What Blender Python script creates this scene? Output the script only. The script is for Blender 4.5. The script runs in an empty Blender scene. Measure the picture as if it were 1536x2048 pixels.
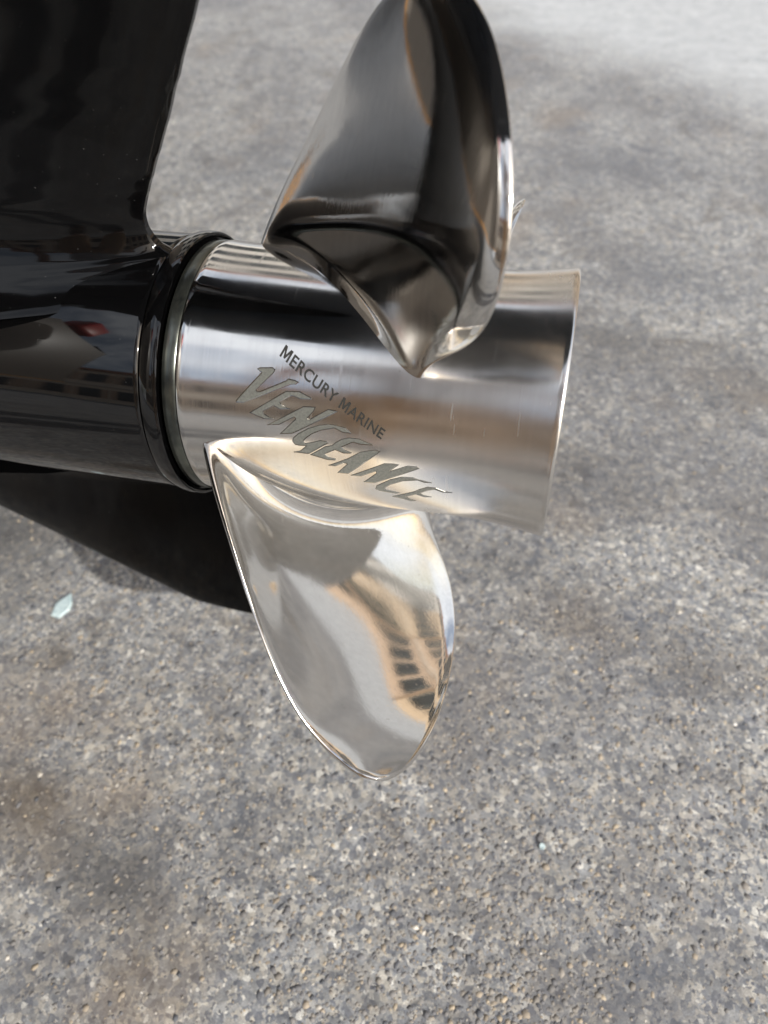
import bpy, bmesh, math, random, json
import numpy as np
from mathutils import Vector, Matrix
random.seed(7); RNG = np.random.default_rng(7)
C = bpy.context.scene.collection
SC = bpy.context.scene
H = 0.30                      # height of the propeller shaft above the ground, metres

# ------------------------------------------------------------------ camera
cam_d = bpy.data.cameras.new('camera'); cam = bpy.data.objects.new('camera', cam_d); C.objects.link(cam)
right = Vector((0.97468999, 0.21980878, -0.04078631)); up = Vector((-0.1382196, 0.7358942, 0.66283865)); fwd = Vector((-0.17571216, 0.64042473, -0.74765059))
M = Matrix((right, up, -fwd)).transposed().to_4x4(); M.translation = Vector((0.15004349, -0.27874176, 0.23389211 + H))
cam.matrix_world = M
cam_d.sensor_fit = 'VERTICAL'; cam_d.sensor_height = 34.6; cam_d.sensor_width = 25.95
cam_d.lens = 34.6 * 1540 / 2048
cam_d.clip_start = 0.01; cam_d.clip_end = 500
cam_d.dof.use_dof = True; cam_d.dof.focus_distance = 0.335; cam_d.dof.aperture_fstop = 8.0
SC.camera = cam
# ------------------------------------------------------------------ sky and sun
SUN_AZ, SUN_EL = 126.0, 33.0     # azimuth measured from +Y towards +X
w = bpy.data.worlds.new("World"); SC.world = w; w.use_nodes = True
nt = w.node_tree; bg = nt.nodes['Background']
sky = nt.nodes.new('ShaderNodeTexSky'); sky.sky_type = 'NISHITA'; sky.sun_disc = False
sky.sun_elevation = math.radians(SUN_EL); sky.sun_rotation = math.radians(SUN_AZ % 360)
sky.air_density = 1.3; sky.dust_density = 4.0
tc = nt.nodes.new('ShaderNodeTexCoord'); nz = nt.nodes.new('ShaderNodeTexNoise'); nz.inputs['Scale'].default_value = 2.2; nz.inputs['Detail'].default_value = 6; nz.inputs['Roughness'].default_value = .6; nz.inputs['Distortion'].default_value = .5
nt.links.new(tc.outputs['Generated'], nz.inputs['Vector'])                # thin bright cloud over the whole sky
rp = nt.nodes.new('ShaderNodeValToRGB'); rp.color_ramp.elements[0].position = .42; rp.color_ramp.elements[0].color = (.12, .12, .12, 1); rp.color_ramp.elements[1].position = .62; rp.color_ramp.elements[1].color = (.85, .85, .85, 1)
nt.links.new(nz.outputs['Fac'], rp.inputs[0]); mx = nt.nodes.new('ShaderNodeMix'); mx.data_type = 'RGBA'
nt.links.new(rp.outputs[0], mx.inputs[0]); nt.links.new(sky.outputs[0], mx.inputs[6]); mx.inputs[7].default_value = (7.6, 7.9, 8.4, 1)
nt.links.new(mx.outputs[2], bg.inputs[0]); bg.inputs[1].default_value = 0.12
sl = bpy.data.lights.new('sun', 'SUN'); sl.energy = 3.2; sl.angle = math.radians(0.55); sl.color = (1, .965, .91)
so = bpy.data.objects.new('sun', sl); C.objects.link(so)
sd = Vector((math.sin(math.radians(SUN_AZ)) * math.cos(math.radians(SUN_EL)), math.cos(math.radians(SUN_AZ)) * math.cos(math.radians(SUN_EL)), math.sin(math.radians(SUN_EL))))
so.rotation_euler = (-sd).to_track_quat('-Z', 'Y').to_euler()
SC.view_settings.view_transform = 'Standard'; SC.view_settings.look = 'None'
SC.view_settings.exposure = 0.5; SC.view_settings.gamma = 1

# ------------------------------------------------------------------ helpers
def link(o, parent=None):
    C.objects.link(o)
    if parent is not None: o.parent = parent
    return o
def tag(o, label=None, cat=None, group=None, kind=None):
    for k, v in (('label', label), ('category', cat), ('group', group), ('kind', kind)):
        if v: o[k] = v
    return o
def empty(name, loc=(0, 0, 0)):
    o = bpy.data.objects.new(name, None); C.objects.link(o); o.location = loc; o.empty_display_size = .05; return o
def mesh_obj(name, verts, faces, mats, parent=None, smooth=True, mi=None):
    me = bpy.data.meshes.new(name); me.from_pydata([tuple(map(float, v)) for v in verts], [], [tuple(map(int, f)) for f in faces]); me.update()
    for m in (mats if isinstance(mats, (list, tuple)) else [mats]): me.materials.append(m)
    if smooth: me.polygons.foreach_set('use_smooth', [True] * len(me.polygons))
    if mi is not None: me.polygons.foreach_set('material_index', mi)
    return link(bpy.data.objects.new(name, me), parent)
def bm_obj(name, bm, mats, parent=None, smooth=False):
    bmesh.ops.recalc_face_normals(bm, faces=bm.faces[:])
    me = bpy.data.meshes.new(name); bm.to_mesh(me); bm.free()
    for m in (mats if isinstance(mats, (list, tuple)) else [mats]): me.materials.append(m)
    if smooth: me.polygons.foreach_set('use_smooth', [True] * len(me.polygons))
    return link(bpy.data.objects.new(name, me), parent)
def box(bm, x0, x1, y0, y1, z0, z1, bev=0):
    r = bmesh.ops.create_cube(bm, size=1)
    bmesh.ops.scale(bm, verts=r['verts'], vec=(x1 - x0, y1 - y0, z1 - z0)); bmesh.ops.translate(bm, verts=r['verts'], vec=((x0 + x1) / 2, (y0 + y1) / 2, (z0 + z1) / 2))
    if bev:
        es = {e for v in r['verts'] for e in v.link_edges}
        bmesh.ops.bevel(bm, geom=list(es), offset=bev, segments=3, affect='EDGES', profile=.5)
def cyl(s, r, th):
    """shaft coordinates (metres, degrees: 40 = straight up, 130 = towards the camera side) to the local frame"""
    t = math.radians(th - 40); return (s, -r * math.sin(t), r * math.cos(t))
def lathe(name, prof, mat, parent=None, n=192, closed=False, a0=0, a1=360):
    full = (a1 - a0) == 360; k = n if full else n + 1
    V = []; Fc = []
    for s, r in prof:
        for i in range(k): V.append(cyl(s, r, a0 + (a1 - a0) * i / n))
    m = len(prof)
    for j in range(m if closed else m - 1):
        j2 = (j + 1) % m
        for i in range(n):
            i2 = (i + 1) % k; Fc.append((j * k + i, j * k + i2, j2 * k + i2, j2 * k + i))
    return mesh_obj(name, V, Fc, mat, parent)
def wn(o):                                     # crisp edges, smooth curves
    o.data.set_sharp_from_angle(angle=math.radians(38)); return o

# ------------------------------------------------------------------ materials
def mat(name, col=(.5, .5, .5), rough=.5, metal=0., **kw):
    m = bpy.data.materials.new(name); m.use_nodes = True; b = m.node_tree.nodes['Principled BSDF']
    b.inputs['Base Color'].default_value = (*col, 1); b.inputs['Roughness'].default_value = rough; b.inputs['Metallic'].default_value = metal
    for k, v in kw.items(): b.inputs[k.replace('_', ' ')].default_value = v
    return m
class NT:
    def __init__(s, m): s.t = m.node_tree; s.b = s.t.nodes['Principled BSDF']; s.tc = s.t.nodes.new('ShaderNodeTexCoord')
    def n(s, ty, **kw):
        x = s.t.nodes.new(ty)
        for k, v in kw.items(): setattr(x, k, v)
        return x
    def l(s, a, b): s.t.links.new(a, b)
    def mapping(s, scale=(1, 1, 1), rot=(0, 0, 0), loc=(0, 0, 0), src=None):
        m = s.n('ShaderNodeMapping'); m.inputs['Scale'].default_value = scale; m.inputs['Rotation'].default_value = rot; m.inputs['Location'].default_value = loc
        s.l(src or s.tc.outputs['Object'], m.inputs[0]); return m.outputs[0]
    def noise(s, vec, scale, detail=4, rough=.5, dist=0):
        x = s.n('ShaderNodeTexNoise'); x.inputs['Scale'].default_value = scale; x.inputs['Detail'].default_value = detail
        x.inputs['Roughness'].default_value = rough; x.inputs['Distortion'].default_value = dist; s.l(vec, x.inputs['Vector']); return x.outputs['Fac']
    def ramp(s, fac, *stops):
        x = s.n('ShaderNodeValToRGB'); e = x.color_ramp.elements
        while len(e) < len(stops): e.new(.5)
        for i, (p, c) in enumerate(stops):
            e[i].position = p; e[i].color = (c, c, c, 1) if not isinstance(c, tuple) else (*c, 1)
        s.l(fac, x.inputs[0]); return x.outputs[0]
    def mix(s, fac, a, b, mode='MIX'):
        x = s.n('ShaderNodeMix', data_type='RGBA', blend_type=mode)
        for v, i in ((fac, 0), (a, 6), (b, 7)):
            if isinstance(v, (int, float)): x.inputs[i].default_value = v
            elif isinstance(v, tuple): x.inputs[i].default_value = (*v, 1)
            else: s.l(v, x.inputs[i])
        return x.outputs[2]
    def math(s, op, a, b=0., c=0.):
        x = s.n('ShaderNodeMath', operation=op)
        for v, i in ((a, 0), (b, 1), (c, 2)):
            if isinstance(v, (int, float)): x.inputs[i].default_value = v
            else: s.l(v, x.inputs[i])
        return x.outputs[0]
    def bump(s, h, strength, dist, prev=None):
        x = s.n('ShaderNodeBump'); x.inputs['Strength'].default_value = strength; x.inputs['Distance'].default_value = dist
        s.l(h, x.inputs['Height'])
        if prev is not None: s.l(prev, x.inputs['Normal'])
        return x.outputs[0]

def steel(name, rough=.06, brush=(30, 900, 900), brot=(0, 0, 0), bstr=.05, waves=.35, aft=0):
    m = mat(name, (.74, .72, .70), rough, 1.); t = NT(m)
    v = t.mapping((1, 1, 1))
    smudge = t.noise(v, 22, 5, .6, .4)
    b1 = t.noise(t.mapping(brush, brot), 1, 3, .7)                       # fine polishing lines
    b2 = t.noise(t.mapping((brush[0] * .5, brush[1] * .33 + 40, brush[2] * .33 + 40), (brot[0] + .3, brot[1] + .5, brot[2] + .7)), 1, 2, .6)
    sc = t.ramp(b2, (.66, 0.), (.76, 1.))                                # the odd deeper scratch
    r = t.math('MULTIPLY_ADD', t.ramp(smudge, (.35, 0.), (.75, 1.)), rough * 1.6, rough * .55)
    r = t.math('MULTIPLY_ADD', sc, .10, r)
    if aft:                                                               # the flared end is only satin ground
        sx = t.n('ShaderNodeSeparateXYZ'); t.l(v, sx.inputs[0])
        r = t.math('ADD', r, t.math('MULTIPLY', t.ramp(t.math('MULTIPLY_ADD', smudge, .04, sx.outputs[0]), (.075, 0.), (.125, 1.)), aft))
    t.l(r, t.b.inputs['Roughness'])
    col = t.mix(t.ramp(t.noise(v, 9, 3), (.35, 0.), (.7, 1.)), (.74, .725, .70), (.68, .66, .63))
    streak = t.noise(t.mapping((brush[0] * .5, brush[1] * .5, brush[2] * .5), brot), 1, 4, .75); col = t.mix(.9, col, t.ramp(streak, (.3, .96 - .06 * (not aft)), (.7, 1.03)), 'MULTIPLY')
    spots = t.noise(v, 420, 2, .5); sp = t.ramp(spots, (.735, 0.), (.76, 1.))     # little water marks and pits
    col = t.mix(t.math('MULTIPLY', sp, .35), col, (.3, .28, .25))
    t.l(col, t.b.inputs['Base Color'])
    n1 = t.bump(b1, bstr, .00012)
    wv = t.noise(v, 26, 1.5, .4)                                          # hand-ground waviness
    n2 = t.bump(wv, waves, .0006, n1)
    t.l(n2, t.b.inputs['Normal'])
    return m
M_HUB = steel('polished_steel_turned', .10, (900, 14, 14), (0, 0, 0), .12, .14, .09)
M_BLADE = steel('polished_steel_hand_buffed', .065, (700, 700, 30), (0, .35, 0), .16, .32)
M_DULL = mat('dull_grey_steel', (.22, .24, .22), .24, .85)
t = NT(M_DULL); t.l(t.ramp(t.noise(t.mapping((1, 1, 1)), 90, 5, .6), (.3, (.04, .045, .045)), (.7, (.15, .16, .14))), t.b.inputs['Base Color'])
M_ETCH = mat('etched_letter_floor', (.24, .245, .215), .55, .35)
t = NT(M_ETCH); t.l(t.ramp(t.noise(t.mapping((1, 1, 1)), 1400, 3, .6), (.3, (.105, .11, .10)), (.7, (.19, .195, .178))), t.b.inputs['Base Color'])
M_WALL = mat('etched_letter_edge', (.26, .255, .24), .2, 1.)
M_ETCHS = mat('etched_small_letter', (.03, .03, .027), .5, .2)
M_BORE = mat('sooty_bore', (.03, .028, .026), .6, .3)
def paint(name, col, rough, speck=.5, spec=.6):
    m = mat(name, col, rough, 0.); t = NT(m); v = t.mapping((1, 1, 1))
    d = t.ramp(t.noise(v, 700, 2, .6), (.73, 0.), (.80, 1.))              # dust
    d2 = t.ramp(t.noise(t.mapping((6, 60, 60)), 1, 4, .6), (.45, 0.), (.8, 1.))
    t.l(t.mix(t.math('MULTIPLY', d, speck * .3), col, (.25, .25, .25)), t.b.inputs['Base Color'])
    t.l(t.math('MULTIPLY_ADD', d2, .06, rough), t.b.inputs['Roughness'])
    t.l(t.bump(t.noise(v, 30, 2, .4), .15, .0004), t.b.inputs['Normal'])
    t.b.inputs['Specular IOR Level'].default_value = spec
    return m
M_BLACK = paint('gloss_black_paint', (.002, .002, .0022), .035)
M_BLACK2 = paint('worn_black_paint', (.002, .002, .0022), .08, .8, .12)
M_BLACK4 = paint('skeg_black_paint', (.002, .002, .0022), .08, .8, .06)
M_BLACK3 = paint('leg_black_paint', (.002, .002, .0022), .06, .8, .3)
M_RED = mat('red_decal', (.55, .03, .02), .25)
M_SILVER = mat('silver_decal', (.5, .5, .52), .25)

BAKE = '''{"letters": {"V": [[35.66, 88.99], [36.77, 88.38], [42.07, 87.83], [43.32, 88.57], [42.77, 89.86], [35.72, 97.28], [36.09, 98.03], [37.43, 97.83], [48.33, 92.38], [49.09, 91.52], [51.93, 91.84], [53.64, 92.44], [52.4, 93.44], [50.26, 93.79], [32.44, 102.24], [30.56, 103.08], [26.96, 103.37], [27.14, 102.48], [37.77, 90.07], [37.09, 89.98]], "E": [[32.88, 107.1], [48.45, 96.57], [54.24, 96.12], [59.16, 98.1], [59.36, 98.78], [54.73, 99.05], [51.36, 98.15], [50.38, 98.41], [46.13, 101.25], [46.82, 102.3], [50.37, 103.7], [46.17, 104.16], [43.29, 103.07], [38.88, 105.71], [39.04, 106.75], [41.39, 108.0], [43.77, 108.24], [42.9, 108.84], [39.31, 109.07]], "N": [[40.58, 111.51], [56.18, 101.93], [61.31, 101.63], [60.71, 103.21], [57.77, 107.0], [58.94, 107.03], [66.61, 101.98], [70.58, 102.35], [69.78, 103.02], [53.82, 112.77], [51.04, 114.28], [45.87, 114.97], [52.91, 107.54], [52.24, 106.78], [45.56, 110.94]], "G": [[76.63, 111.29], [74.12, 109.05], [69.98, 108.34], [66.66, 108.27], [62.5, 109.26], [58.01, 111.21], [53.7, 114.08], [51.61, 116.15], [51.08, 117.77], [52.11, 119.38], [53.95, 119.63], [57.1, 119.39], [54.31, 122.22], [51.33, 123.29], [57.37, 123.44], [58.26, 123.11], [66.7, 116.82], [66.02, 116.22], [63.22, 116.02], [59.78, 117.31], [56.47, 118.19], [55.96, 117.16], [57.02, 115.79], [59.93, 113.33], [63.6, 111.43], [69.16, 109.77], [70.27, 110.07], [72.77, 111.23]], "E2": [[58.49, 123.77], [65.07, 118.85], [68.21, 117.82], [69.94, 116.2], [72.48, 114.37], [75.26, 113.34], [79.96, 113.31], [85.47, 115.19], [85.62, 115.63], [80.51, 115.81], [77.19, 115.21], [72.41, 118.08], [73.49, 119.22], [76.68, 120.33], [76.1, 120.8], [73.15, 121.06], [69.54, 119.83], [64.87, 122.5], [66.47, 123.99], [69.57, 124.44], [69.23, 125.3], [66.08, 125.53], [61.02, 124.32]], "A": [[66.1, 128.58], [75.01, 123.51], [80.47, 119.44], [86.59, 117.69], [88.93, 118.24], [74.39, 132.45], [69.76, 132.5], [74.55, 126.6], [73.16, 126.18], [69.26, 128.61]], "N2": [[75.54, 133.28], [82.78, 128.81], [90.67, 124.03], [94.65, 123.66], [96.78, 123.94], [92.73, 128.14], [100.42, 123.99], [104.5, 123.79], [105.72, 124.59], [85.71, 136.74], [80.93, 136.89], [87.07, 130.08], [86.81, 129.04], [79.98, 133.15]], "C": [[85.79, 141.27], [86.51, 138.59], [92.84, 133.19], [97.89, 130.76], [102.83, 130.32], [105.57, 131.3], [110.77, 132.34], [107.7, 132.77], [104.65, 131.72], [98.43, 133.32], [92.64, 136.81], [90.25, 139.51], [90.13, 140.96], [96.38, 142.45], [94.72, 143.44], [87.76, 142.47]], "E3": [[92.85, 146.43], [103.17, 139.84], [105.12, 137.97], [108.9, 135.45], [112.6, 135.38], [116.61, 137.19], [119.56, 137.28], [115.67, 138.05], [111.97, 136.61], [108.85, 138.05], [105.64, 140.65], [106.83, 142.19], [110.58, 142.91], [107.4, 143.63], [103.69, 142.08], [99.05, 145.26], [100.52, 147.01], [103.31, 148.38], [100.67, 149.19], [97.57, 147.7]]}, "text": [[44.372, 82.823], [47.402, 33.277], [2.129, -4.679], [-4.06, -5.385], [0.22, 1.115], [-0.055, 0.035], [1.49, 1.67], [-0.374, -0.808]], "blades": {"l": [173.78, 171.2005, 54.3785, 28.7448, 72.6634, -60.5257, -14.7351, 43.7725, -29.7047, 45.004, -32.5917, 28.9897, 47.6939, -40.827, 66.2084, 2.9863, 10.4747, -24.413, 36.5791, -21.2949, -41.954, -47.6609], "u": [170.3206, 167.119, 58.6629, 33.7646, 79.4955, -60.9293, 8.1832, 15.9755, -25.3345, 45.0061, -9.1725, 20.0625, 38.043, -25.9195, 58.9108, 1.671, -6.0465, -0.8396, 35.5907, -20.1665, -35.4148, -37.6044], "3": [173.461, 163.4017, 60.5764, 25.1371, 72.7033, -64.2551, -0.5409, 58.9486, -29.309, 51.2821, -31.7654, 21.5878, 37.8349, -36.8024, 75.2751, 3.7319, 3.2548, -30.7943, 29.7027, -15.4051, -46.447, -46.0012]}}'''
import mathutils, mathutils.geometry
BK = json.loads(BAKE)
# ------------------------------------------------------------------ ground
def ground_material():
    m = mat('weathered_asphalt', (.12, .12, .12), .85); t = NT(m); v = t.mapping((1, 1, 1))
    wv = t.n('ShaderNodeTexNoise'); wv.inputs['Scale'].default_value = 260; wv.inputs['Detail'].default_value = 3; t.l(v, wv.inputs['Vector'])
    wa = t.n('ShaderNodeVectorMath', operation='MULTIPLY_ADD'); t.l(wv.outputs['Color'], wa.inputs[0]); wa.inputs[1].default_value = (.0028, .0028, 0); t.l(v, wa.inputs[2])
    def cells(scale):
        cs = t.n('ShaderNodeTexVoronoi'); cs.inputs['Scale'].default_value = scale; t.l(wa.outputs[0], cs.inputs['Vector'])
        se = t.n('ShaderNodeSeparateColor'); t.l(cs.outputs['Color'], se.inputs[0]); return se.outputs[0], se.outputs[1], cs.outputs['Distance']
    r1, r1b, d1 = cells(250); r2, r2b, d2 = cells(520)
    tones = ((0., (.075, .08, .10)), (.22, (.15, .155, .17)), (.5, (.25, .25, .25)), (.72, (.31, .29, .265)), (.9, (.42, .38, .32)), (1., (.62, .59, .54)))
    big = t.ramp(r1, *tones); small = t.ramp(r2, *tones)
    col = t.mix(t.math('MULTIPLY', t.math('GREATER_THAN', r1b, .45), .85), small, big)
    fine = t.ramp(t.noise(v, 1100, 4, .75), (.3, .35), (.7, 1.35))
    col = t.mix(.75, col, fine, 'MULTIPLY')
    col = t.mix(.15, col, (.24, .24, .245))
    col = t.mix(1., col, (1.14, 1.175, 1.19), 'MULTIPLY')
    c3a, c3b, d3 = cells(95)                                              # coarser lumps that still read farther off
    col = t.mix(.4, col, t.ramp(c3a, (0., .55), (.5, 1.), (1., 1.45)), 'MULTIPLY')
    lum = t.noise(v, 120, 3, .7); col = t.mix(.6, col, t.ramp(lum, (.3, .6), (.5, 1.), (.72, 1.35)), 'MULTIPLY')
    pits = t.ramp(t.noise(t.mapping((1, 1, 1), (0, 0, 0), (2, 9, 0)), 75, 2, .5), (.26, 1.), (.33, 0.)); col = t.mix(t.math('MULTIPLY', pits, .7), col, (.05, .05, .055))
    # dirt, oil and tyre marks from noise, then darker blobs at set spots
    n1 = t.noise(v, 4.2, 5, .62, .6); n2 = t.noise(t.mapping((1, 1, 1), (0, 0, 0), (5, 2, 0)), 11, 5, .65, .8)
    st = t.math('MULTIPLY', t.ramp(n1, (.40, 1.), (.54, 0.)), .42)
    col = t.mix(st, col, (.09, .09, .10))
    st2 = t.math('MULTIPLY', t.ramp(n2, (.38, 1.), (.50, 0.)), .3)
    col = t.mix(st2, col, (.10, .092, .088))
    n3 = t.noise(t.mapping((1, 1, 1), (0, 0, .4), (3, 9, 0)), 17, 4, .6, .5)
    col = t.mix(t.math('MULTIPLY', t.ramp(n3, (.63, 0.), (.70, 1.)), .6), col, (.075, .085, .11))
    n4 = t.noise(t.mapping((1, 1, 1), (0, 0, .4), (8, 3, 0)), 9, 5, .65, 1.)
    col = t.mix(t.math('MULTIPLY', t.ramp(n4, (.60, 0.), (.70, 1.)), .6), col, (.085, .07, .055))
    br = t.math('MULTIPLY', t.ramp(t.noise(t.mapping((1, 1, 1), (0, 0, 0), (1, 7, 0)), 6, 4, .6), (.56, 0.), (.7, 1.)), .35)
    col = t.mix(br, col, (.24, .18, .12))
    wx = t.n('ShaderNodeTexNoise'); wx.inputs['Scale'].default_value = 22; wx.inputs['Detail'].default_value = 5; wx.inputs['Roughness'].default_value = .65; t.l(v, wx.inputs['Vector'])
    wy = t.n('ShaderNodeVectorMath', operation='MULTIPLY_ADD'); t.l(wx.outputs['Color'], wy.inputs[0]); wy.inputs[1].default_value = (.07, .07, 0); t.l(v, wy.inputs[2])
    wz = t.n('ShaderNodeVectorMath', operation='SUBTRACT'); t.l(wy.outputs[0], wz.inputs[0]); wz.inputs[1].default_value = (.035, .035, 0)
    DARK, RUST, BLUE = (.07, .068, .068), (.10, .075, .05), (.07, .08, .10)  # tones only: oval blobs below darken the ground at fixed places
    for bx, by, rx, ry, st_, c_ in [(-.16, -.14, .05, .04, .75, RUST), (-.085, -.165, .05, .035, .8, DARK), (-.31, .09, .07, .11, .85, DARK), (-.012, -.115, .02, .02, .6, BLUE), (-.03, -.20, .045, .03, .45, RUST), (.22, .48, .07, .06, .6, DARK), (.30, .62, .10, .06, .45, BLUE), (.355, .43, .09, .08, .5, DARK), (.21, .25, .08, .05, .4, DARK),
            (.135, .135, .05, .04, .5, DARK), (.20, .10, .045, .03, .45, RUST), (.29, .07, .05, .03, .4, DARK), (.23, .92, .16, .08, .4, BLUE), (.095, -.20, .02, .015, .5, DARK), (.26, -.155, .022, .02, .6, BLUE), (-.34, .85, .15, .1, .45, BLUE), (-.05, 1.6, .12, .025, .5, DARK), (.04, 1.49, .07, .022, .5, DARK)]:
        q = t.n('ShaderNodeVectorMath', operation='SUBTRACT'); t.l(wz.outputs[0], q.inputs[0]); q.inputs[1].default_value = (bx, by, 0)
        q2 = t.n('ShaderNodeVectorMath', operation='DIVIDE'); t.l(q.outputs[0], q2.inputs[0]); q2.inputs[1].default_value = (rx * 1.25, ry * 1.25, 1e3)
        q3 = t.n('ShaderNodeVectorMath', operation='LENGTH'); t.l(q2.outputs[0], q3.inputs[0])
        f_ = t.math('MULTIPLY', t.ramp(q3.outputs['Value'], (.2, 1.), (1., 0.)), st_); col = t.mix(f_, col, t.mix(.12, c_, col, 'MIX'))
    # farther away the colour greys, then pales past a slantwise wavering edge
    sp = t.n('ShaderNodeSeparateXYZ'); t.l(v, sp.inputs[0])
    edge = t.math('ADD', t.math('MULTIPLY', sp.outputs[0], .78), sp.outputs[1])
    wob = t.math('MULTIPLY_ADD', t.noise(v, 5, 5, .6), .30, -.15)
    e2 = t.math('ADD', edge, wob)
    far_grey = t.ramp(t.math('MULTIPLY', e2, .5), (.20, 0.), (.60, 1.))
    col = t.mix(t.math('MULTIPLY', far_grey, .22), col, (.24, .25, .27))
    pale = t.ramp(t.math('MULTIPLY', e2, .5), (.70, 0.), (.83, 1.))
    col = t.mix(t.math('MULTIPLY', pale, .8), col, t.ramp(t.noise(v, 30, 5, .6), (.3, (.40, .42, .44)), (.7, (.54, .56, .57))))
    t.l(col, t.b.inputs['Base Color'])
    h = t.math('ADD', t.math('ADD', t.math('MULTIPLY', d1, -.5), t.math('MULTIPLY', r1, .35)), t.math('ADD', t.math('MULTIPLY', r2, .35), t.math('MULTIPLY', t.noise(v, 800, 4, .7), .8)))
    t.l(t.bump(h, .5, .0011), t.b.inputs['Normal'])
    return m
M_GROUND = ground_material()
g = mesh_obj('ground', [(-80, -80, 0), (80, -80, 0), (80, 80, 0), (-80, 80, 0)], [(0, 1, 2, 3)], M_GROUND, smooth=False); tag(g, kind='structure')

# loose and half-buried aggregate: real stones
M_STONE = mat('aggregate_stone', (.2, .2, .2), .8); t = NT(M_STONE)
at = t.n('ShaderNodeAttribute', attribute_name='tone'); 
t.l(t.mix(t.math('MULTIPLY', t.noise(t.mapping((1, 1, 1)), 1500, 3, .6), .4), at.outputs['Color'], (.12, .115, .11)), t.b.inputs['Base Color'])
def aggregate():
    bm = bmesh.new(); bmesh.ops.create_icosphere(bm, subdivisions=1, radius=1); bm.verts.ensure_lookup_table()
    iv = np.array([v.co[:] for v in bm.verts]); ifc = np.array([[v.index for v in f.verts] for f in bm.faces]); bm.free()
    # sample in the viewed wedge, denser near the camera
    cx, cy = .15, -.28
    pts = []
    N = 52000
    ang = np.radians(RNG.uniform(-52, 48, N * 3)); rr = .02 + 2.3 * RNG.random(N * 3) ** 1.35
    x = cx - .18 * rr + rr * np.sin(ang) ; y = cy + rr * np.cos(ang)
    keep = (y > -.40) & (x > -1.3) & (x < .9); x = x[keep][:N]; y = y[keep][:N]
    x2 = RNG.uniform(-.25, .45, 12000); y2 = RNG.uniform(-.32, .1, 12000); x = np.r_[x, x2]; y = np.r_[y, y2]
    n = len(x)
    # let the stones thin out and gather in patches
    patch = np.sin(x * 9 + 1) * np.cos(y * 7 - 2) + .6 * np.sin(x * 23 + y * 17) + .5 * np.cos(y * 31 - x * 13)
    k = RNG.random(n) < np.clip(.75 + .2 * patch, .3, 1); x = x[k]; y = y[k]; n = len(x)
    r = .0009 + .0019 * RNG.random(n) ** 2.6
    sc = np.stack([r * RNG.uniform(.8, 1.35, n), r * RNG.uniform(.7, 1.1, n), r * RNG.uniform(.25, .5, n)], 1)
    a = RNG.uniform(0, 6.283, n); jit = RNG.uniform(.72, 1.2, (n, len(iv), 1))
    V = iv[None] * jit * sc[:, None]
    ca, sa = np.cos(a)[:, None], np.sin(a)[:, None]
    X = V[..., 0] * ca - V[..., 1] * sa + x[:, None]; Y = V[..., 0] * sa + V[..., 1] * ca + y[:, None]; Z = V[..., 2] + (sc[:, 2] * RNG.uniform(-.85, -.25, n))[:, None]
    V = np.stack([X, Y, Z], -1).reshape(-1, 3).astype(np.float32)
    Fc = (ifc[None] + (np.arange(n) * len(iv))[:, None, None]).reshape(-1, 3)
    me = bpy.data.meshes.new('aggregate'); me.vertices.add(len(V)); me.vertices.foreach_set('co', V.ravel())
    me.loops.add(Fc.size); me.loops.foreach_set('vertex_index', Fc.ravel().astype(np.int32))
    me.polygons.add(len(Fc)); me.polygons.foreach_set('loop_start', np.arange(0, Fc.size, 3, dtype=np.int32)); me.update(calc_edges=True)
    pal = 1.5 * np.array([(.06, .065, .075), (.10, .10, .105), (.13, .125, .12), (.17, .155, .135), (.22, .185, .14), (.30, .25, .18), (.42, .39, .34), (.55, .53, .49)])
    pi = RNG.choice(8, n, p=[.14, .20, .24, .22, .13, .05, .018, .002])
    col = pal[pi] * RNG.uniform(.8, 1.2, (n, 1)); col = np.c_[col, np.ones(n)]
    ca_ = me.color_attributes.new('tone', 'FLOAT_COLOR', 'POINT'); ca_.data.foreach_set('color', np.repeat(col, len(iv), 0).astype(np.float32).ravel())
    me.materials.append(M_STONE)
    o = link(bpy.data.objects.new('gravel', me)); tag(o, 'small grey and tan stones showing in the worn asphalt surface', 'gravel', kind='stuff')
aggregate()
def chip(name, x, y, pts, h, m, label, cat):
    n = len(pts); z = .0008
    V = [(x + px, y + py, z) for px, py in pts] + [(x + px * .82, y + py * .82, z + h * (1 + .25 * math.sin(i * 2.1))) for i, (px, py) in enumerate(pts)]
    Fc = [tuple(range(n, 2 * n))] + [(i, (i + 1) % n, n + (i + 1) % n, n + i) for i in range(n)] + [tuple(range(n))[::-1]]
    tag(mesh_obj(name, V, Fc, m, smooth=False), label, cat)
M_CHIP = mat('pale_blue_chip', (.42, .52, .54), .5); t = NT(M_CHIP); t.l(t.ramp(t.noise(t.mapping((1, 1, 1)), 300, 3), (.3, (.34, .45, .48)), (.7, (.52, .62, .63))), t.b.inputs['Base Color'])
chip('paint_chip', -.221, .022, [(-.0075, .001), (-.004, .007), (.0002, .0145), (.0065, .005), (.0078, -.002), (.003, -.0115), (-.0055, -.0105)], .0018, M_CHIP, 'pale blue flat chip lying alone on the asphalt below the black skeg', 'chip')
M_PEB = mat('white_pebble', (.55, .53, .5), .6)
chip('pebble', .193, -.092, [(-.002, 0), (-.001, .0022), (.0016, .002), (.0026, 0), (.001, -.002), (-.0012, -.0018)], .0014, M_CHIP, 'tiny bluish white fleck of stone on the asphalt below right of the lower blade', 'pebble')

M_SHUT0 = mat('black_plastic', (.02, .02, .02), .4)
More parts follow.
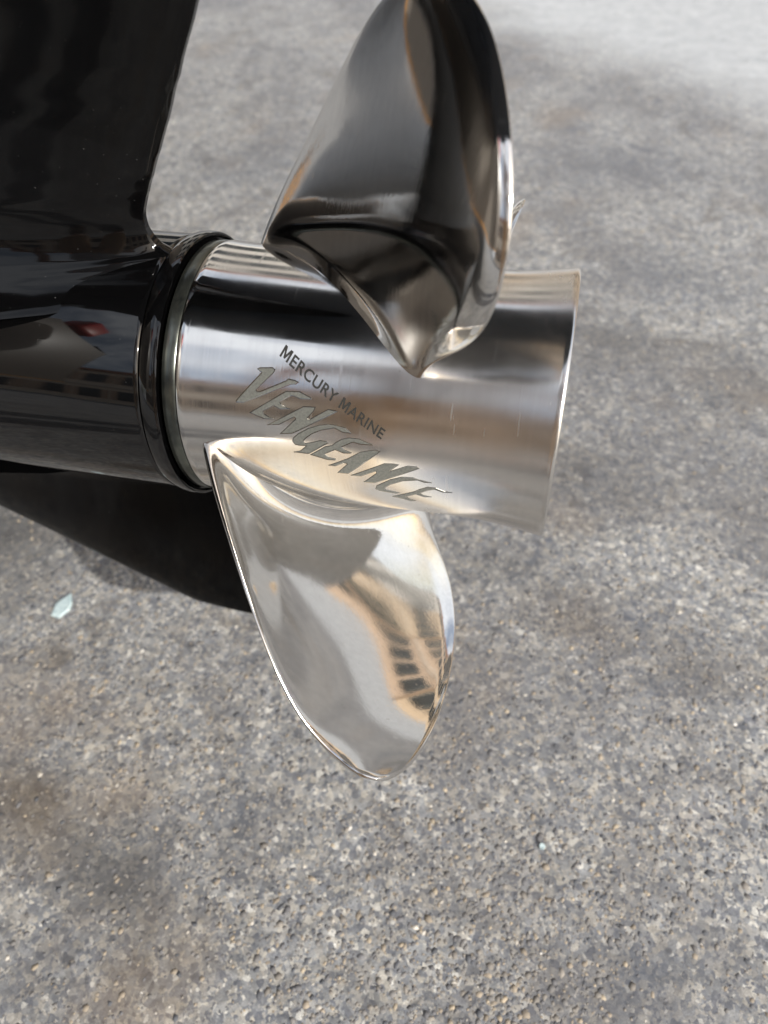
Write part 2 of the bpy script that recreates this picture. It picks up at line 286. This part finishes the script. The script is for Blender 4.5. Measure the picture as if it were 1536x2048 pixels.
# ------------------------------------------------------------------ outboard motor
motor = empty('outboard_motor', (0, 0, H)); tag(motor, 'gloss black outboard motor lower unit with skeg behind the steel propeller', 'outboard motor')
gear_prof = [(-.46, .001), (-.455, .012), (-.44, .024), (-.41, .038), (-.37, .049), (-.32, .056), (-.25, .0602), (-.18, .0614), (-.06, .0615), (-.0185, .0615)]
lathe('gear_housing', gear_prof + [(-.0165, .0612), (-.016, .0600), (-.0155, .058), (-.0155, .030)], M_BLACK, motor)
# flanged lip of the housing just ahead of the propeller
wn(lathe('rear_flange', [(-.0158, .0300), (-.0158, .0600), (-.0150, .0622), (-.0128, .0631), (-.0100, .0634), (-.0078, .0633), (-.0070, .0629), (-.0072, .0622), (-.0082, .0616), (-.0088, .0606), (-.0088, .058), (-.0088, .0300)], M_BLACK, motor))
def spline(rows, n=4):
    R_ = np.array(rows); out = []
    for i in range(len(R_) - 1):
        p0, p1, p2, p3 = R_[max(i - 1, 0)], R_[i], R_[i + 1], R_[min(i + 2, len(R_) - 1)]
        for q in range(n):
            u_ = q / n; c_ = .5 * (2 * p1 + (p2 - p0) * u_ + (2 * p0 - 5 * p1 + 4 * p2 - p3) * u_ ** 2 + (3 * p1 - p0 - 3 * p2 + p3) * u_ ** 3); c_[0] = p1[0] + (p2[0] - p1[0]) * u_; out.append(tuple(c_))
    return out + [tuple(R_[-1])]
def foil(name, poly_te, rows, mat_, bevel_te=.0012):
    """rows: (z, x_te, x_le, half_thickness) lofted streamlined sections"""
    V = []; Fc = []; prof = [(0, .06), (.006, .11), (.03, .22), (.08, .40), (.16, .62), (.28, .84), (.42, .97), (.56, 1.), (.70, .93), (.84, .72), (.94, .44), (.985, .2), (1, .02)]
    k = 2 * len(prof)
    for z, xt, xl, ht in rows:
        for c, tt in prof: V.append((xt + (xl - xt) * c, -max(ht * tt, bevel_te * (c < .9)), z))
        for c, tt in prof[::-1]: V.append((xt + (xl - xt) * c, max(ht * tt, bevel_te * (c < .9)), z))
    for j in range(len(rows) - 1):
        for i in range(k): i2 = (i + 1) % k; Fc.append((j * k + i, j * k + i2, (j + 1) * k + i2, (j + 1) * k + i))
    Fc.append(tuple(range(k))[::-1]); Fc.append(tuple((len(rows) - 1) * k + i for i in range(k)))
    return wn(mesh_obj(name, V, Fc, mat_, motor))
def interp_rows(ctrl, n):
    zs = np.array([c[0] for c in ctrl]); out = []
    for z in np.linspace(zs[0], zs[-1], n): out.append((z, *[np.interp(z, zs, [c[i] for c in ctrl]) for i in (1, 2, 3)]))
    return out
foil('leg', None, spline([(z / 1000, x / 1000, xl / 1000, h / 1000) for z, x, xl, h in [
    (50, -9, -330, 62), (55, -11, -326, 50), (59, -13.5, -320, 42), (61.4, -15.6, -316, 38), (63.5, -19.2, -314, 35), (67, -21.8, -308, 31.5), (71.5, -23.4, -302, 28), (75, -23.6, -299, 27), (79, -22.8, -297, 26), (84, -20.6, -293, 25), (88, -18.4, -292, 25), (95.2, -14.4, -288, 24.5), (105.7, -8.4, -285, 24), (120, -.3, -283, 24), (133, 6.8, -281, 24), (157, 19.8, -280, 24.5), (175, 29, -280, 26), (192, 36, -280, 28), (206, 42, -280, 31)]]), M_BLACK3)
sk = [(-220.3, -14, -26, 1.6), (-219.5, -14, -42, 1.9), (-218, -14, -60, 2.1), (-216, -14, -73, 2.3), (-212, -14, -80, 2.6), (-200, -14, -99, 3.), (-180, -14, -131, 3.6), (-160, -15, -162, 4.4), (-140, -16, -194, 5.6), (-110, -17, -238, 7.5), (-90, -18, -265, 10), (-75, -18, -282, 14), (-66, -18, -293, 20), (-58, -18, -302, 32), (-50, -18, -305, 50)]
foil('skeg', None, [(z / 1000, x / 1000, xl / 1000, h / 1000) for z, x, xl, h in sk], M_BLACK4)
# above the picture: the plate, midsection and cowl that the polished steel mirrors
bm = bmesh.new(); 
pl = [(.215, -.055), (.235, -.03), (.24, 0), (.235, .03), (.215, .055), (.12, .092), (-.04, .086), (-.14, .060), (-.24, .030), (-.30, .012), (-.32, 0), (-.30, -.012), (-.24, -.030), (-.14, -.060), (-.04, -.092), (.12, -.098)]
vs = [bm.verts.new((x, y, .208)) for x, y in pl]; f = bm.faces.new(vs)
r = bmesh.ops.extrude_face_region(bm, geom=[f]); bmesh.ops.translate(bm, verts=[v for v in r['geom'] if isinstance(v, bmesh.types.BMVert)], vec=(0, 0, .011))
bm_obj('ventilation_plate', bm, paint('scuffed_plate_paint', (.022, .027, .036), .22, .8, .5), motor)
foil('midsection', None, [(.212, .03, -.29, .034), (.25, .03, -.30, .045), (.32, .025, -.32, .055), (.42, .02, -.33, .062), (.55, .02, -.34, .07), (.66, .04, -.36, .09)], M_BLACK)
def rbox(name, x0, x1, y0, y1, z0, z1, bev, m, parent):
    bm = bmesh.new(); box(bm, x0, x1, y0, y1, z0, z1, bev); return bm_obj(name, bm, m, parent, True)
cowl = wn(rbox('cowl', -.50, .10, -.20, .20, .66, 1.22, .09, M_BLACK, motor))
rbox('decal', -.42, .02, -.2055, -.2005, .80, .90, .002, M_RED, cowl); rbox('decal', -.42, .02, -.2055, -.2005, .93, .96, .002, M_SILVER, cowl)

# ------------------------------------------------------------------ propeller
prop = empty('propeller', (0, 0, H)); tag(prop, 'polished stainless steel three blade propeller with etched lettering on its hub', 'propeller')
hub_prof = [(0, .0590), (.0004, .0598), (.0014, .0601), (.005, .0598), (.02, .0593), (.04, .0587), (.06, .0581), (.08, .0575), (.10, .0569), (.115, .0566), (.125, .0567), (.133, .0570), (.140, .0576), (.146, .0583), (.152, .0592), (.157, .0601), (.1585, .0603), (.1594, .0602), (.1599, .0597), (.1600, .0588), (.1594, .0578), (.150, .0565), (.130, .0545), (.02, .0540), (0, .0540)]
def smooth_prof(p, i0, i1):
    return p
hp = np.array(hub_prof)
# resample the outer wall finely for clean reflections
so_, ro_ = hp[2:17, 0], hp[2:17, 1]
ss = np.linspace(so_[0], so_[-1], 90)
pc = np.polyfit((so_ - .08) / .08, ro_, 7); rs = np.polyval(pc, (ss - .08) / .08)
def rhub(s): return float(np.polyval(pc, (s - .08) / .08))
prof2 = [tuple(x) for x in hp[:2]] + list(zip(ss, rs)) + [tuple(x) for x in hp[17:]]
hub = wn(lathe('hub', prof2, M_HUB, prop, 256))
wn(lathe('front_lip', [(-.0068, .0540), (-.0068, .0588), (-.0062, .0596), (-.0045, .0599), (-.0012, .0598), (-.0004, .0592), (-.0002, .0580), (-.0002, .0540)], M_DULL, hub))
wn(lathe('inner_tube', [(.012, .034), (.135, .033), (.137, .0325), (.137, .029), (.02, .029)], M_BORE, hub, 64))
for k in range(3):
    bm = bmesh.new(); box(bm, .02, .12, -.003, .003, .030, .0545); bmesh.ops.rotate(bm, verts=bm.verts[:], cent=(0, 0, 0), matrix=Matrix.Rotation(math.radians(120 * k + 20), 3, 'X')); bm_obj('rib', bm, M_BORE, hub)

RH = 57.2
def blade_curves(x, p):
    R = p[0]; th0 = p[1]; cs = [*p[2:6], p[16]]; ct = [*p[6:9], p[17]]; ds = [*p[9:12], p[18], p[20]]; dt = [*p[12:15], p[19], p[21]]
    pv = lambda c: sum(ci * x ** i for i, ci in enumerate(c))
    r = 58 + (R - 58) * x; q = math.sqrt(max(0, 1 - max(x, 0) ** p[15]))
    smf = lambda x_: sum(ci * x_ ** i for i, ci in enumerate(cs)); tmf = lambda x_: th0 + x_ * sum(ci * x_ ** i for i, ci in enumerate(ct))
    xk = .86; e = max(0, x - xk); xb = min(x, xk)                        # keep the last centimetre of the tip straight
    sm = smf(xb) + (smf(xk) - smf(xk - .02)) / .02 * e; tm = tmf(xb) + (tmf(xk) - tmf(xk - .02)) / .02 * e
    return r, sm, tm, pv(ds) * q, pv(dt) * q
def blade(az, key, tilt=0, CAMB=.028):
    p = list(BK['blades'][key])
    if key == 'l': p[0] -= 2.2
    NV, NC = 64, 44
    xs = 1 - (1 - np.linspace(0, 1, NV)) ** 2.5; xs = np.concatenate([[-.03, -.015], xs]); xs = xs[xs < .997]; xs = np.append(xs, .9985); xs[2] = .001
    cc = -np.cos(np.linspace(0, np.pi, NC)) ; cc = np.sign(cc) * np.abs(cc) ** .93
    P0 = np.zeros((len(xs), NC, 3)); 
    for j, x in enumerate(xs):
        r, sm, tm, hs, ht = blade_curves(max(x, 0), p); r = 58 + (p[0] - 58) * x
        for i, c in enumerate(cc): P0[j, i] = cyl(sm + hs * c, r, tm + ht * c + az)
    def normals(P):
        dv = np.gradient(P, axis=0); dc = np.gradient(P, axis=1); n = np.cross(dc, dv); n /= np.linalg.norm(n, axis=-1, keepdims=True) + 1e-9
        if n[len(xs) // 3, NC // 2, 0] < 0: n = -n
        return n
    n = normals(P0)
    chord = np.linalg.norm(P0[:, 0] - P0[:, -1], axis=-1)[:, None]
    Cc = cc[None, :]; X = np.clip(xs, 0, 1)[:, None]
    tipf = np.clip(chord / 60, 0, 1)
    yc = Cc * chord / chord.max()
    camber = -(CAMB * 120 * (1 - SKEW * yc - yc ** 2 + SKEW * yc ** 3) + tilt * (1 - X) ** 2 * (1 - np.abs(Cc) ** 3)) * 1.0
    camber = camber * (1 - np.abs(Cc) ** 8 * (1 - X))                      # hollow on the pressure (aft) side
    cup = CUP * np.clip((Cc - .85) / .15, 0, 1) ** 2 * np.clip(X * 3.2 - .35, 0, 1) * np.clip(chord / 60 - .45, 0, 1)
    P1 = P0 + n * (camber + cup)[..., None]
    n = normals(P1)
    th = (3.6 * (1 - X) ** 1.3 + 2.3) * np.clip(1 - np.abs(Cc) ** 12, 0, 1) ** .5 * np.clip(chord / 16, .01, 1) ** .5
    edge = np.clip(1 - np.abs(Cc) ** 60, 0, 1) ** .5 * 1.7 * np.clip(chord / 16, .01, 1) ** .5
    th = np.maximum(th, edge)
    def fillet(Rf):
        d = np.clip((58 + (p[0] - 58) * xs - RH), 0, Rf)[:, None]
        return (Rf - np.sqrt(np.clip(Rf ** 2 - (Rf - d) ** 2, 0, None))) * np.clip(1 - np.abs(Cc) ** 3, 0, 1)
    A = P1 + n * (th / 2 + fillet(16.))[..., None]; B = P1 - n * (th / 2 + fillet(FS))[..., None]
    nr = len(xs)
    V = np.concatenate([A.reshape(-1, 3), B.reshape(-1, 3)]) / 1000
    Fc = []; o2 = nr * NC
    for j in range(nr - 1):
        for i in range(NC - 1):
            a, b, c, d_ = j * NC + i, j * NC + i + 1, (j + 1) * NC + i + 1, (j + 1) * NC + i
            Fc.append((a, b, c, d_)); Fc.append((o2 + a, o2 + d_, o2 + c, o2 + b))
        for i, fl in ((0, 0), (NC - 1, 1)):
            a, d_ = j * NC + i, (j + 1) * NC + i; q = (a, d_, o2 + d_, o2 + a); Fc.append(q if not fl else q[::-1])
    for i in range(NC - 1):
        a = (nr - 1) * NC + i; Fc.append((a, a + 1, o2 + a + 1, o2 + a))
    bm = bmesh.new(); me = bpy.data.meshes.new('t'); me.from_pydata(V.tolist(), [], Fc); bm.from_mesh(me); bpy.data.meshes.remove(me)
    bmesh.ops.remove_doubles(bm, verts=bm.verts[:], dist=2e-5)
    o = bm_obj('blade', bm, M_BLADE, prop, True)
    s = o.modifiers.new('sub', 'SUBSURF'); s.levels = 1; s.render_levels = 1
    return o
FS, CU = 8., -.02
CUP, SKEW, TL, TU = 2.4, .5, 5.0, -5.0
b0 = blade(0, 'l', TL); b0['label'] = 'lower blade with its hollow face mirroring the street'
b1 = blade(-120, 'u', TU, CU); b1['label'] = 'upper blade with its dark back turned to the viewer'
b2 = blade(120, '3'); b2['label'] = 'far blade hidden but for the tip'

# etched lettering on the hub
def on_hub(s, th, lift): return cyl(s / 1000, rhub(s / 1000) + lift / 1000, th)
def refine(P2, F2, times):
    P2 = list(P2)
    for _ in range(times):
        mid = {}; G = []
        def m_(a, b_):
            k_ = (min(a, b_), max(a, b_))
            if k_ not in mid: mid[k_] = len(P2); P2.append(tuple((P2[a][i_] + P2[b_][i_]) / 2 for i_ in range(2)))
            return mid[k_]
        for a, b_, c_ in F2:
            x_, y_, z_ = m_(a, b_), m_(b_, c_), m_(c_, a); G += [(a, x_, z_), (x_, b_, y_), (z_, y_, c_), (x_, y_, z_)]
        F2 = G
    return P2, F2
def letter(name, poly, fill, wall, parent, wid=.42, lift=.05):
    K = 1.0  # degrees to mm of arc
    tris = mathutils.geometry.tessellate_polygon([[Vector((s, th, 0)) for s, th in poly]])
    P2, Fc = refine([tuple(q) for q in poly], [tuple(t_) for t_ in tris], 3)
    V = [on_hub(x, y, lift) for x, y in P2]; mi = [0] * len(Fc)
    if wall:
        A = sum(poly[i][0] * poly[(i + 1) % len(poly)][1] - poly[(i + 1) % len(poly)][0] * poly[i][1] for i in range(len(poly))); sg = 1 if A > 0 else -1
        for i in range(len(poly)):
            a = np.array(poly[i]); b = np.array(poly[(i + 1) % len(poly)]); d = b - a; L = np.hypot(*d)
            if L < 1e-3: continue
            nn = np.array([-d[1], d[0]]) / L * sg
            k = max(1, int(L / 1.5)); base = len(V)
            for q in range(k + 1):
                pt = a + d * q / k
                V.append(on_hub(*(pt + nn * wid * .75), lift + .01)); V.append(on_hub(*pt, lift + .10)); V.append(on_hub(*(pt - nn * wid * .25), 0.0))
            for q in range(k):
                o = base + 3 * q; Fc.append((o, o + 1, o + 4, o + 3)); mi.append(1); Fc.append((o + 1, o + 2, o + 5, o + 4)); mi.append(1)
    o = mesh_obj(name, V, Fc, [fill, wall] if wall else [fill], parent, smooth=False, mi=mi)
    return o
for k in ('V', 'E', 'N', 'G', 'E2', 'A', 'N2', 'C', 'E3'):
    letter('letter', BK['letters'][k], M_ETCH, M_WALL, hub)
def small_text():
    cu = bpy.data.curves.new('txt', 'FONT'); cu.body = 'MERCURY MARINE'; cu.size = 1; cu.offset = .019; cu.space_character = 1.06; cu.resolution_u = 4
    o = bpy.data.objects.new('txt', cu); C.objects.link(o); dg = bpy.context.evaluated_depsgraph_get(); me = bpy.data.meshes.new_from_object(o.evaluated_get(dg))
    bpy.data.objects.remove(o)
    me.calc_loop_triangles(); co, Fc = refine([(v.co.x, v.co.y) for v in me.vertices], [tuple(l.vertices) for l in me.loop_triangles], 2)
    co = np.array(co); x0, x1 = co[:, 0].min(), co[:, 0].max(); T = np.array(BK['text']); V = []
    lab = np.arange(len(co))                                             # the bold offset clogs the M: draw it afresh
    Fa = np.array(Fc)
    while True:
        m_ = lab[Fa].min(1); new = lab.copy(); np.minimum.at(new, Fa.ravel(), np.repeat(m_, 3))
        if (new == lab).all(): break
        lab = new
    isl = sorted(set(lab.tolist()), key=lambda k_: co[lab == k_][:, 0].min()); drop = [isl[0], isl[7]]
    Fl = [f_ for f_ in Fc if lab[f_[0]] not in drop]; co = co.tolist()
    for k_ in drop:
        q_ = np.array([c_ for c_, l_ in zip(co, lab) if l_ == k_]); a0, a1, z0, z1 = q_[:, 0].min(), q_[:, 0].max(), -.01, .739
        P_ = [(0, 0), (0, 1), (.27, 1), (.5, .42), (.73, 1), (1, 1), (1, 0), (.80, 0), (.80, .66), (.585, .10), (.415, .10), (.20, .66), (.20, 0)]
        P_ = [(a0 + u_ * (a1 - a0), z0 + v_ * (z1 - z0)) for u_, v_ in P_]
        tt = mathutils.geometry.tessellate_polygon([[Vector((u_, v_, 0)) for u_, v_ in P_]]); p2, f2 = refine(P_, [tuple(t_) for t_ in tt], 2)
        o_ = len(co); co += [list(q) for q in p2]; Fl += [tuple(i_ + o_ for i_ in f_) for f_ in f2]
    Fc = Fl
    for x, y in co:
        tx = (x - x0) / (x1 - x0); ty = y / .729
        s, th = np.array([1, tx, ty, tx * tx, tx * ty, ty * ty, tx ** 3, tx * tx * ty]) @ T
        V.append(on_hub(s, th, .05))
    mesh_obj('small_lettering', V, Fc, M_ETCHS, hub, smooth=False)
small_text()

# ------------------------------------------------------------------ the boat the motor hangs on, ahead of the picture
boat = empty('boat', (-.62, 0, .04)); tag(boat, 'dark motor boat with an orange boot stripe carrying the black outboard motor', 'boat')
def hull(z_of, m, name):
    V = []; Fc = []; L = 5.2; NS = 18
    for i in range(NS + 1):
        u_ = i / NS; x = -L * u_; wd = 1.0 * (1 - u_ ** 3.2) + .02; kl = .30 + .5 * max(0, u_ - .55) ** 1.6 * 2.4; ch = .47 + .45 * u_ ** 2.2; sh = 1.12 + .28 * u_ ** 1.5
        V += [(x, y, z) for y, z in z_of(wd, kl, ch, sh)]
    k = len(z_of(1, 0, 0, 0))
    for i in range(NS):
        for j in range(k - 1): Fc.append((i * k + j, i * k + j + 1, (i + 1) * k + j + 1, (i + 1) * k + j))
    return V, Fc, k
V, Fc, k = hull(lambda w_, kl, ch, sh: [(-w_ * .93, ch), (-w_ * .5, kl + (ch - kl) * .45), (0, kl), (w_ * .5, kl + (ch - kl) * .45), (w_ * .93, ch)], None, '')
mesh_obj('hull_bottom', V, Fc, mat('antifouling', (.10, .09, .085), .5), boat, smooth=False)
M_GEL = mat('dark_gelcoat', (.15, .135, .12), .3); M_ORG = mat('orange_stripe', (.78, .36, .05), .4)
for sy in (-1, 1):
    V, Fc, k = hull(lambda w_, kl, ch, sh: [(sy * w_ * .93, ch), (sy * w_ * .97, (ch + sh) / 2), (sy * w_, sh), (sy * w_ * .85, sh + .03)], None, ''); mesh_obj('hull_side', V, Fc, M_GEL, boat)
mesh_obj('transom', [(0, -.95, .47), (0, -.51, .376), (0, 0, .30), (0, .51, .376), (0, .95, .47), (0, 1.02, 1.12), (0, .4, 1.12), (0, .3, .95), (0, -.3, .95), (0, -.4, 1.12), (0, -1.02, 1.12)], [tuple(range(11))], M_GEL, boat, smooth=False)
sv = [(-.95, .47), (-.51, .376), (0, .30), (.51, .376), (.95, .47)]
mesh_obj('boot_stripe', [(.004, y, z + .004) for y, z in sv] + [(.004, y, z + .0085) for y, z in sv], [(i, i + 1, i + 6, i + 5) for i in range(4)], M_ORG, boat, smooth=False)
bm = bmesh.new(); box(bm, -.02, .34, -.12, .12, .62, .92, .02); bm_obj('motor_bracket', bm, M_BLACK2, boat)

can = empty('added_red_can', (-.66, -.60, 1.20)); tag(can, 'made-up red fuel can added unseen on the boat stern for its reflection', 'fuel can')  # unseen, added so that the gearcase mirrors a red patch
rbox('can_body', -.07, .07, -.10, .10, 0, .20, .03, mat('red_plastic', (.55, .03, .02), .35), can)
rbox('handle', -.02, .02, -.06, .06, .205, .23, .012, M_SHUT0, can); rbox('cap', -.02, .02, .06, .09, .19, .235, .012, M_SHUT0, can)

# ------------------------------------------------------------------ the street around, seen in the polished metal
def wallmat(name, col):
    m = mat(name, col, .8); t = NT(m); t.l(t.mix(t.noise(t.mapping((1, 1, .3)), 1.5, 5, .6), tuple(c * .82 for c in col), col), t.b.inputs['Base Color']); return m
M_CREAM = wallmat('cream_render', (.72, .55, .38)); M_SAND = wallmat('sand_render', (.62, .46, .33)); M_WHITEW = wallmat('white_render', (.75, .72, .68))
M_SHUT = mat('dark_shutter', (.06, .065, .06), .5); M_GLASSW = mat('window_glass', (.03, .035, .04), .05); M_TRIM = mat('stone_trim', (.6, .55, .48), .7); M_ROOF = mat('terracotta', (.4, .17, .09), .8)
def building(x0, x1, y, face, h, m, label, floors, bays, shut=M_SHUT):
    """face: +1 looks to +Y, -1 looks to -Y"""
    b = empty('building', ((x0 + x1) / 2, y, 0)); tag(b, label, 'building'); W = (x1 - x0) / 2
    bm = bmesh.new(); box(bm, -W, W, -6 if face > 0 else 0, 0 if face > 0 else 6, 0, h); bm_obj('wall', bm, m, b)
    bm = bmesh.new(); box(bm, -W - .2, W + .2, -6.2 if face > 0 else -.35, .35 if face > 0 else 6.2, h + .003, h + .35); bm_obj('roof', bm, M_ROOF, b)
    fh = h / floors; bw = 2 * W / bays
    for j in range(floors):
        for i in range(bays):
            cx = -W + bw * (i + .5); z = fh * j + fh * .25; yy = .01 * face
            bm = bmesh.new(); box(bm, cx - .5, cx + .5, min(0, .06 * face), max(0, .06 * face), z, z + fh * .55); wo = bm_obj('window', bm, M_GLASSW, b)
            for sx in (-.78, .52):
                bm = bmesh.new(); box(bm, cx + sx, cx + sx + .26, min(0, .09 * face), max(0, .09 * face), z, z + fh * .55); bm_obj('shutter', bm, shut, wo)
        if j:
            bm = bmesh.new(); box(bm, -W, W, min(0, .14 * face), max(0, .14 * face), fh * j - .08, fh * j + .08); bm_obj('ledge', bm, M_TRIM, b)
    return b
building(-9, -1, 9.5, -1, 11.0, M_WHITEW, 'white rendered house across the street mirrored in the hub', 4, 4)
building(-.9, 6.5, 9.5, -1, 12.5, M_CREAM, 'cream rendered house across the street mirrored in the hub', 4, 4)
building(6.7, 15, 9.5, -1, 9.5, M_SAND, 'sand rendered house across the street mirrored in the hub', 3, 4)
M_CREAM2 = wallmat('apricot_render', (.88, .73, .58)); M_SHUT2 = mat('tan_shutter', (.55, .38, .26), .6)
building(15.3, 25, 9.5, -1, 8.5, M_CREAM, 'cream rendered house farther along the street mirrored in the lower blade', 3, 5)
building(25.2, 40, 9.5, -1, 9.5, M_WHITEW, 'white rendered house at the far end of the street mirrored in the lower blade', 3, 7)
building(-13, -4.2, -13, 1, 6.4, M_CREAM2, 'low sand rendered house behind the viewer', 2, 5, M_SHUT2)
building(-4, 4, -13, 1, 7.0, M_CREAM2, 'cream rendered house behind the viewer', 2, 4, M_SHUT2)
building(4.2, 12, -13, 1, 6.2, M_CREAM2, 'sand rendered house behind the viewer to the right', 2, 4, M_SHUT2)

# ------------------------------------------------------------------ the photographer, standing behind the camera and seen only in the steel
M_SKIN = mat('skin', (.48, .28, .19), .5); M_SHIRT = mat('pale_blue_shirt', (.72, .78, .85), .8); M_TROU = mat('khaki_trousers', (.60, .43, .28), .85); M_HAIR = mat('dark_hair', (.03, .02, .015), .6); M_SHOE = mat('brown_shoe', (.12, .07, .04), .5)
man = empty('person', (.02, -1.02, 0)); tag(man, 'person in pale blue shirt and khaki trousers leaning forward with one arm reaching down', 'person')
def skin_mesh(name, chains, m, parent, sub=2):
    V = []; E = []; R = []; idx = {}
    def vid(pt, r):
        k_ = tuple(round(c_, 4) for c_ in pt)
        if k_ not in idx: idx[k_] = len(V); V.append(pt); R.append(r)
        return idx[k_]
    for ch in chains:
        ids = [vid(pt, r) for *pt, r in ch]
        E += [(a_, b_) for a_, b_ in zip(ids, ids[1:])]
    me = bpy.data.meshes.new(name); me.from_pydata(V, E, []); me.materials.append(m); o = link(bpy.data.objects.new(name, me), parent)
    sk_ = o.modifiers.new('skin', 'SKIN'); sk_.use_smooth_shade = True
    for i_, v_ in enumerate(me.skin_vertices[0].data): v_.radius = (R[i_], R[i_]); v_.use_root = (i_ == 0)
    su = o.modifiers.new('sub', 'SUBSURF'); su.levels = sub; su.render_levels = sub
    return o
PEL, CH, NK = (0, .02, .92), (.0, .20, 1.28), (.0, .28, 1.46)
HR = (.16, .62, .70); HL = (-.26, .16, .86)                            # right wrist reaches to just behind the camera
def finger(base, d, bend, L, r):
    P_ = [Vector(base)]; d = Vector(d).normalized()
    for k_ in range(3):
        P_.append(P_[-1] + d * L * (.45, .32, .23)[k_]); d = (d + Vector(bend) * .45).normalized()
    return [(*q, r * (1 - .12 * i_)) for i_, q in enumerate(P_)]
def hand(w_, d, side, curl):
    w_ = Vector(w_); d = Vector(d).normalized(); side = Vector(side); palm = w_ + d * .075
    out = [[(*w_, .026), (*(w_ + d * .04), .030), (*palm, .026)]]
    for k_, L in enumerate((.072, .080, .074, .058)): out.append([(*palm, .026)] + finger(palm + d * .018 + side * (.030 - .020 * k_), d, curl, L, .0085))
    out.append([(*(w_ + d * .04), .030)] + finger(w_ + d * .045 + side * .036, d + side * .9, curl, .055, .010)); return out
body = [[(*PEL, .10), (0, .10, 1.10, .10), (*CH, .10), (*NK, .052), (0, .305, 1.49, .058), (0, .34, 1.57, .088), (0, .355, 1.65, .088), (0, .355, 1.70, .06)],
        [(*PEL, .10), (.10, .02, .86, .078), (.11, .05, .50, .055), (.11, -.02, .10, .038), (.12, .10, .05, .035)],
        [(*PEL, .10), (-.10, .02, .86, .078), (-.11, -.04, .50, .055), (-.11, -.12, .10, .038), (-.12, .0, .05, .035)],
        [(*CH, .10), (.17, .24, 1.36, .055), (.24, .38, 1.08, .040), (*HR, .026)],
        [(*CH, .10), (-.17, .22, 1.36, .055), (-.27, .14, 1.10, .040), (*HL, .026)]]
body += hand(HR, (.0, .06, -.10), (-.7, .5, .2), (0, .3, -.6)) + hand(HL, (0, .02, -.1), (.3, .9, 0), (.5, 0, -.1))
bo = skin_mesh('body', body, M_SKIN, man)
skin_mesh('shirt', [[(0, .02, .85, .15), (0, .03, .92, .155), (0, .10, 1.10, .15), (*CH, .155), (0, .25, 1.40, .085)], [(*CH, .155), (.17, .24, 1.36, .078), (.21, .32, 1.20, .064)], [(*CH, .155), (-.17, .22, 1.36, .078), (-.23, .17, 1.20, .064)]], M_SHIRT, man)
skin_mesh('trousers', [[(0, .03, 1.0, .13), (0, .02, .93, .13), (.10, .02, .82, .10), (.11, .05, .50, .080), (.11, -.02, .12, .066)], [(0, .02, .93, .13), (-.10, .02, .82, .10), (-.11, -.04, .50, .080), (-.11, -.12, .12, .066)]], M_TROU, man)
for sx, yy in ((.115, 0), (-.115, -.10)): skin_mesh('shoe', [[(sx, yy - .06, .045, .045), (sx, yy + .05, .045, .045), (sx, yy + .16, .035, .036)]], M_SHOE, man, 1)
skin_mesh('hair', [[(0, .285, 1.58, .07), (0, .32, 1.655, .094), (0, .345, 1.70, .078)]], M_HAIR, man)
skin_mesh('nose', [[(0, .428, 1.60, .012), (0, .438, 1.575, .015)]], M_SKIN, man, 1)
for sx in (-1, 1):
    skin_mesh('ear', [[(sx * .088, .33, 1.61, .012), (sx * .09, .325, 1.575, .010)]], M_SKIN, man, 1); skin_mesh('eye', [[(sx * .032, .424, 1.62, .008), (sx * .032, .428, 1.617, .007)]], M_HAIR, man, 1)
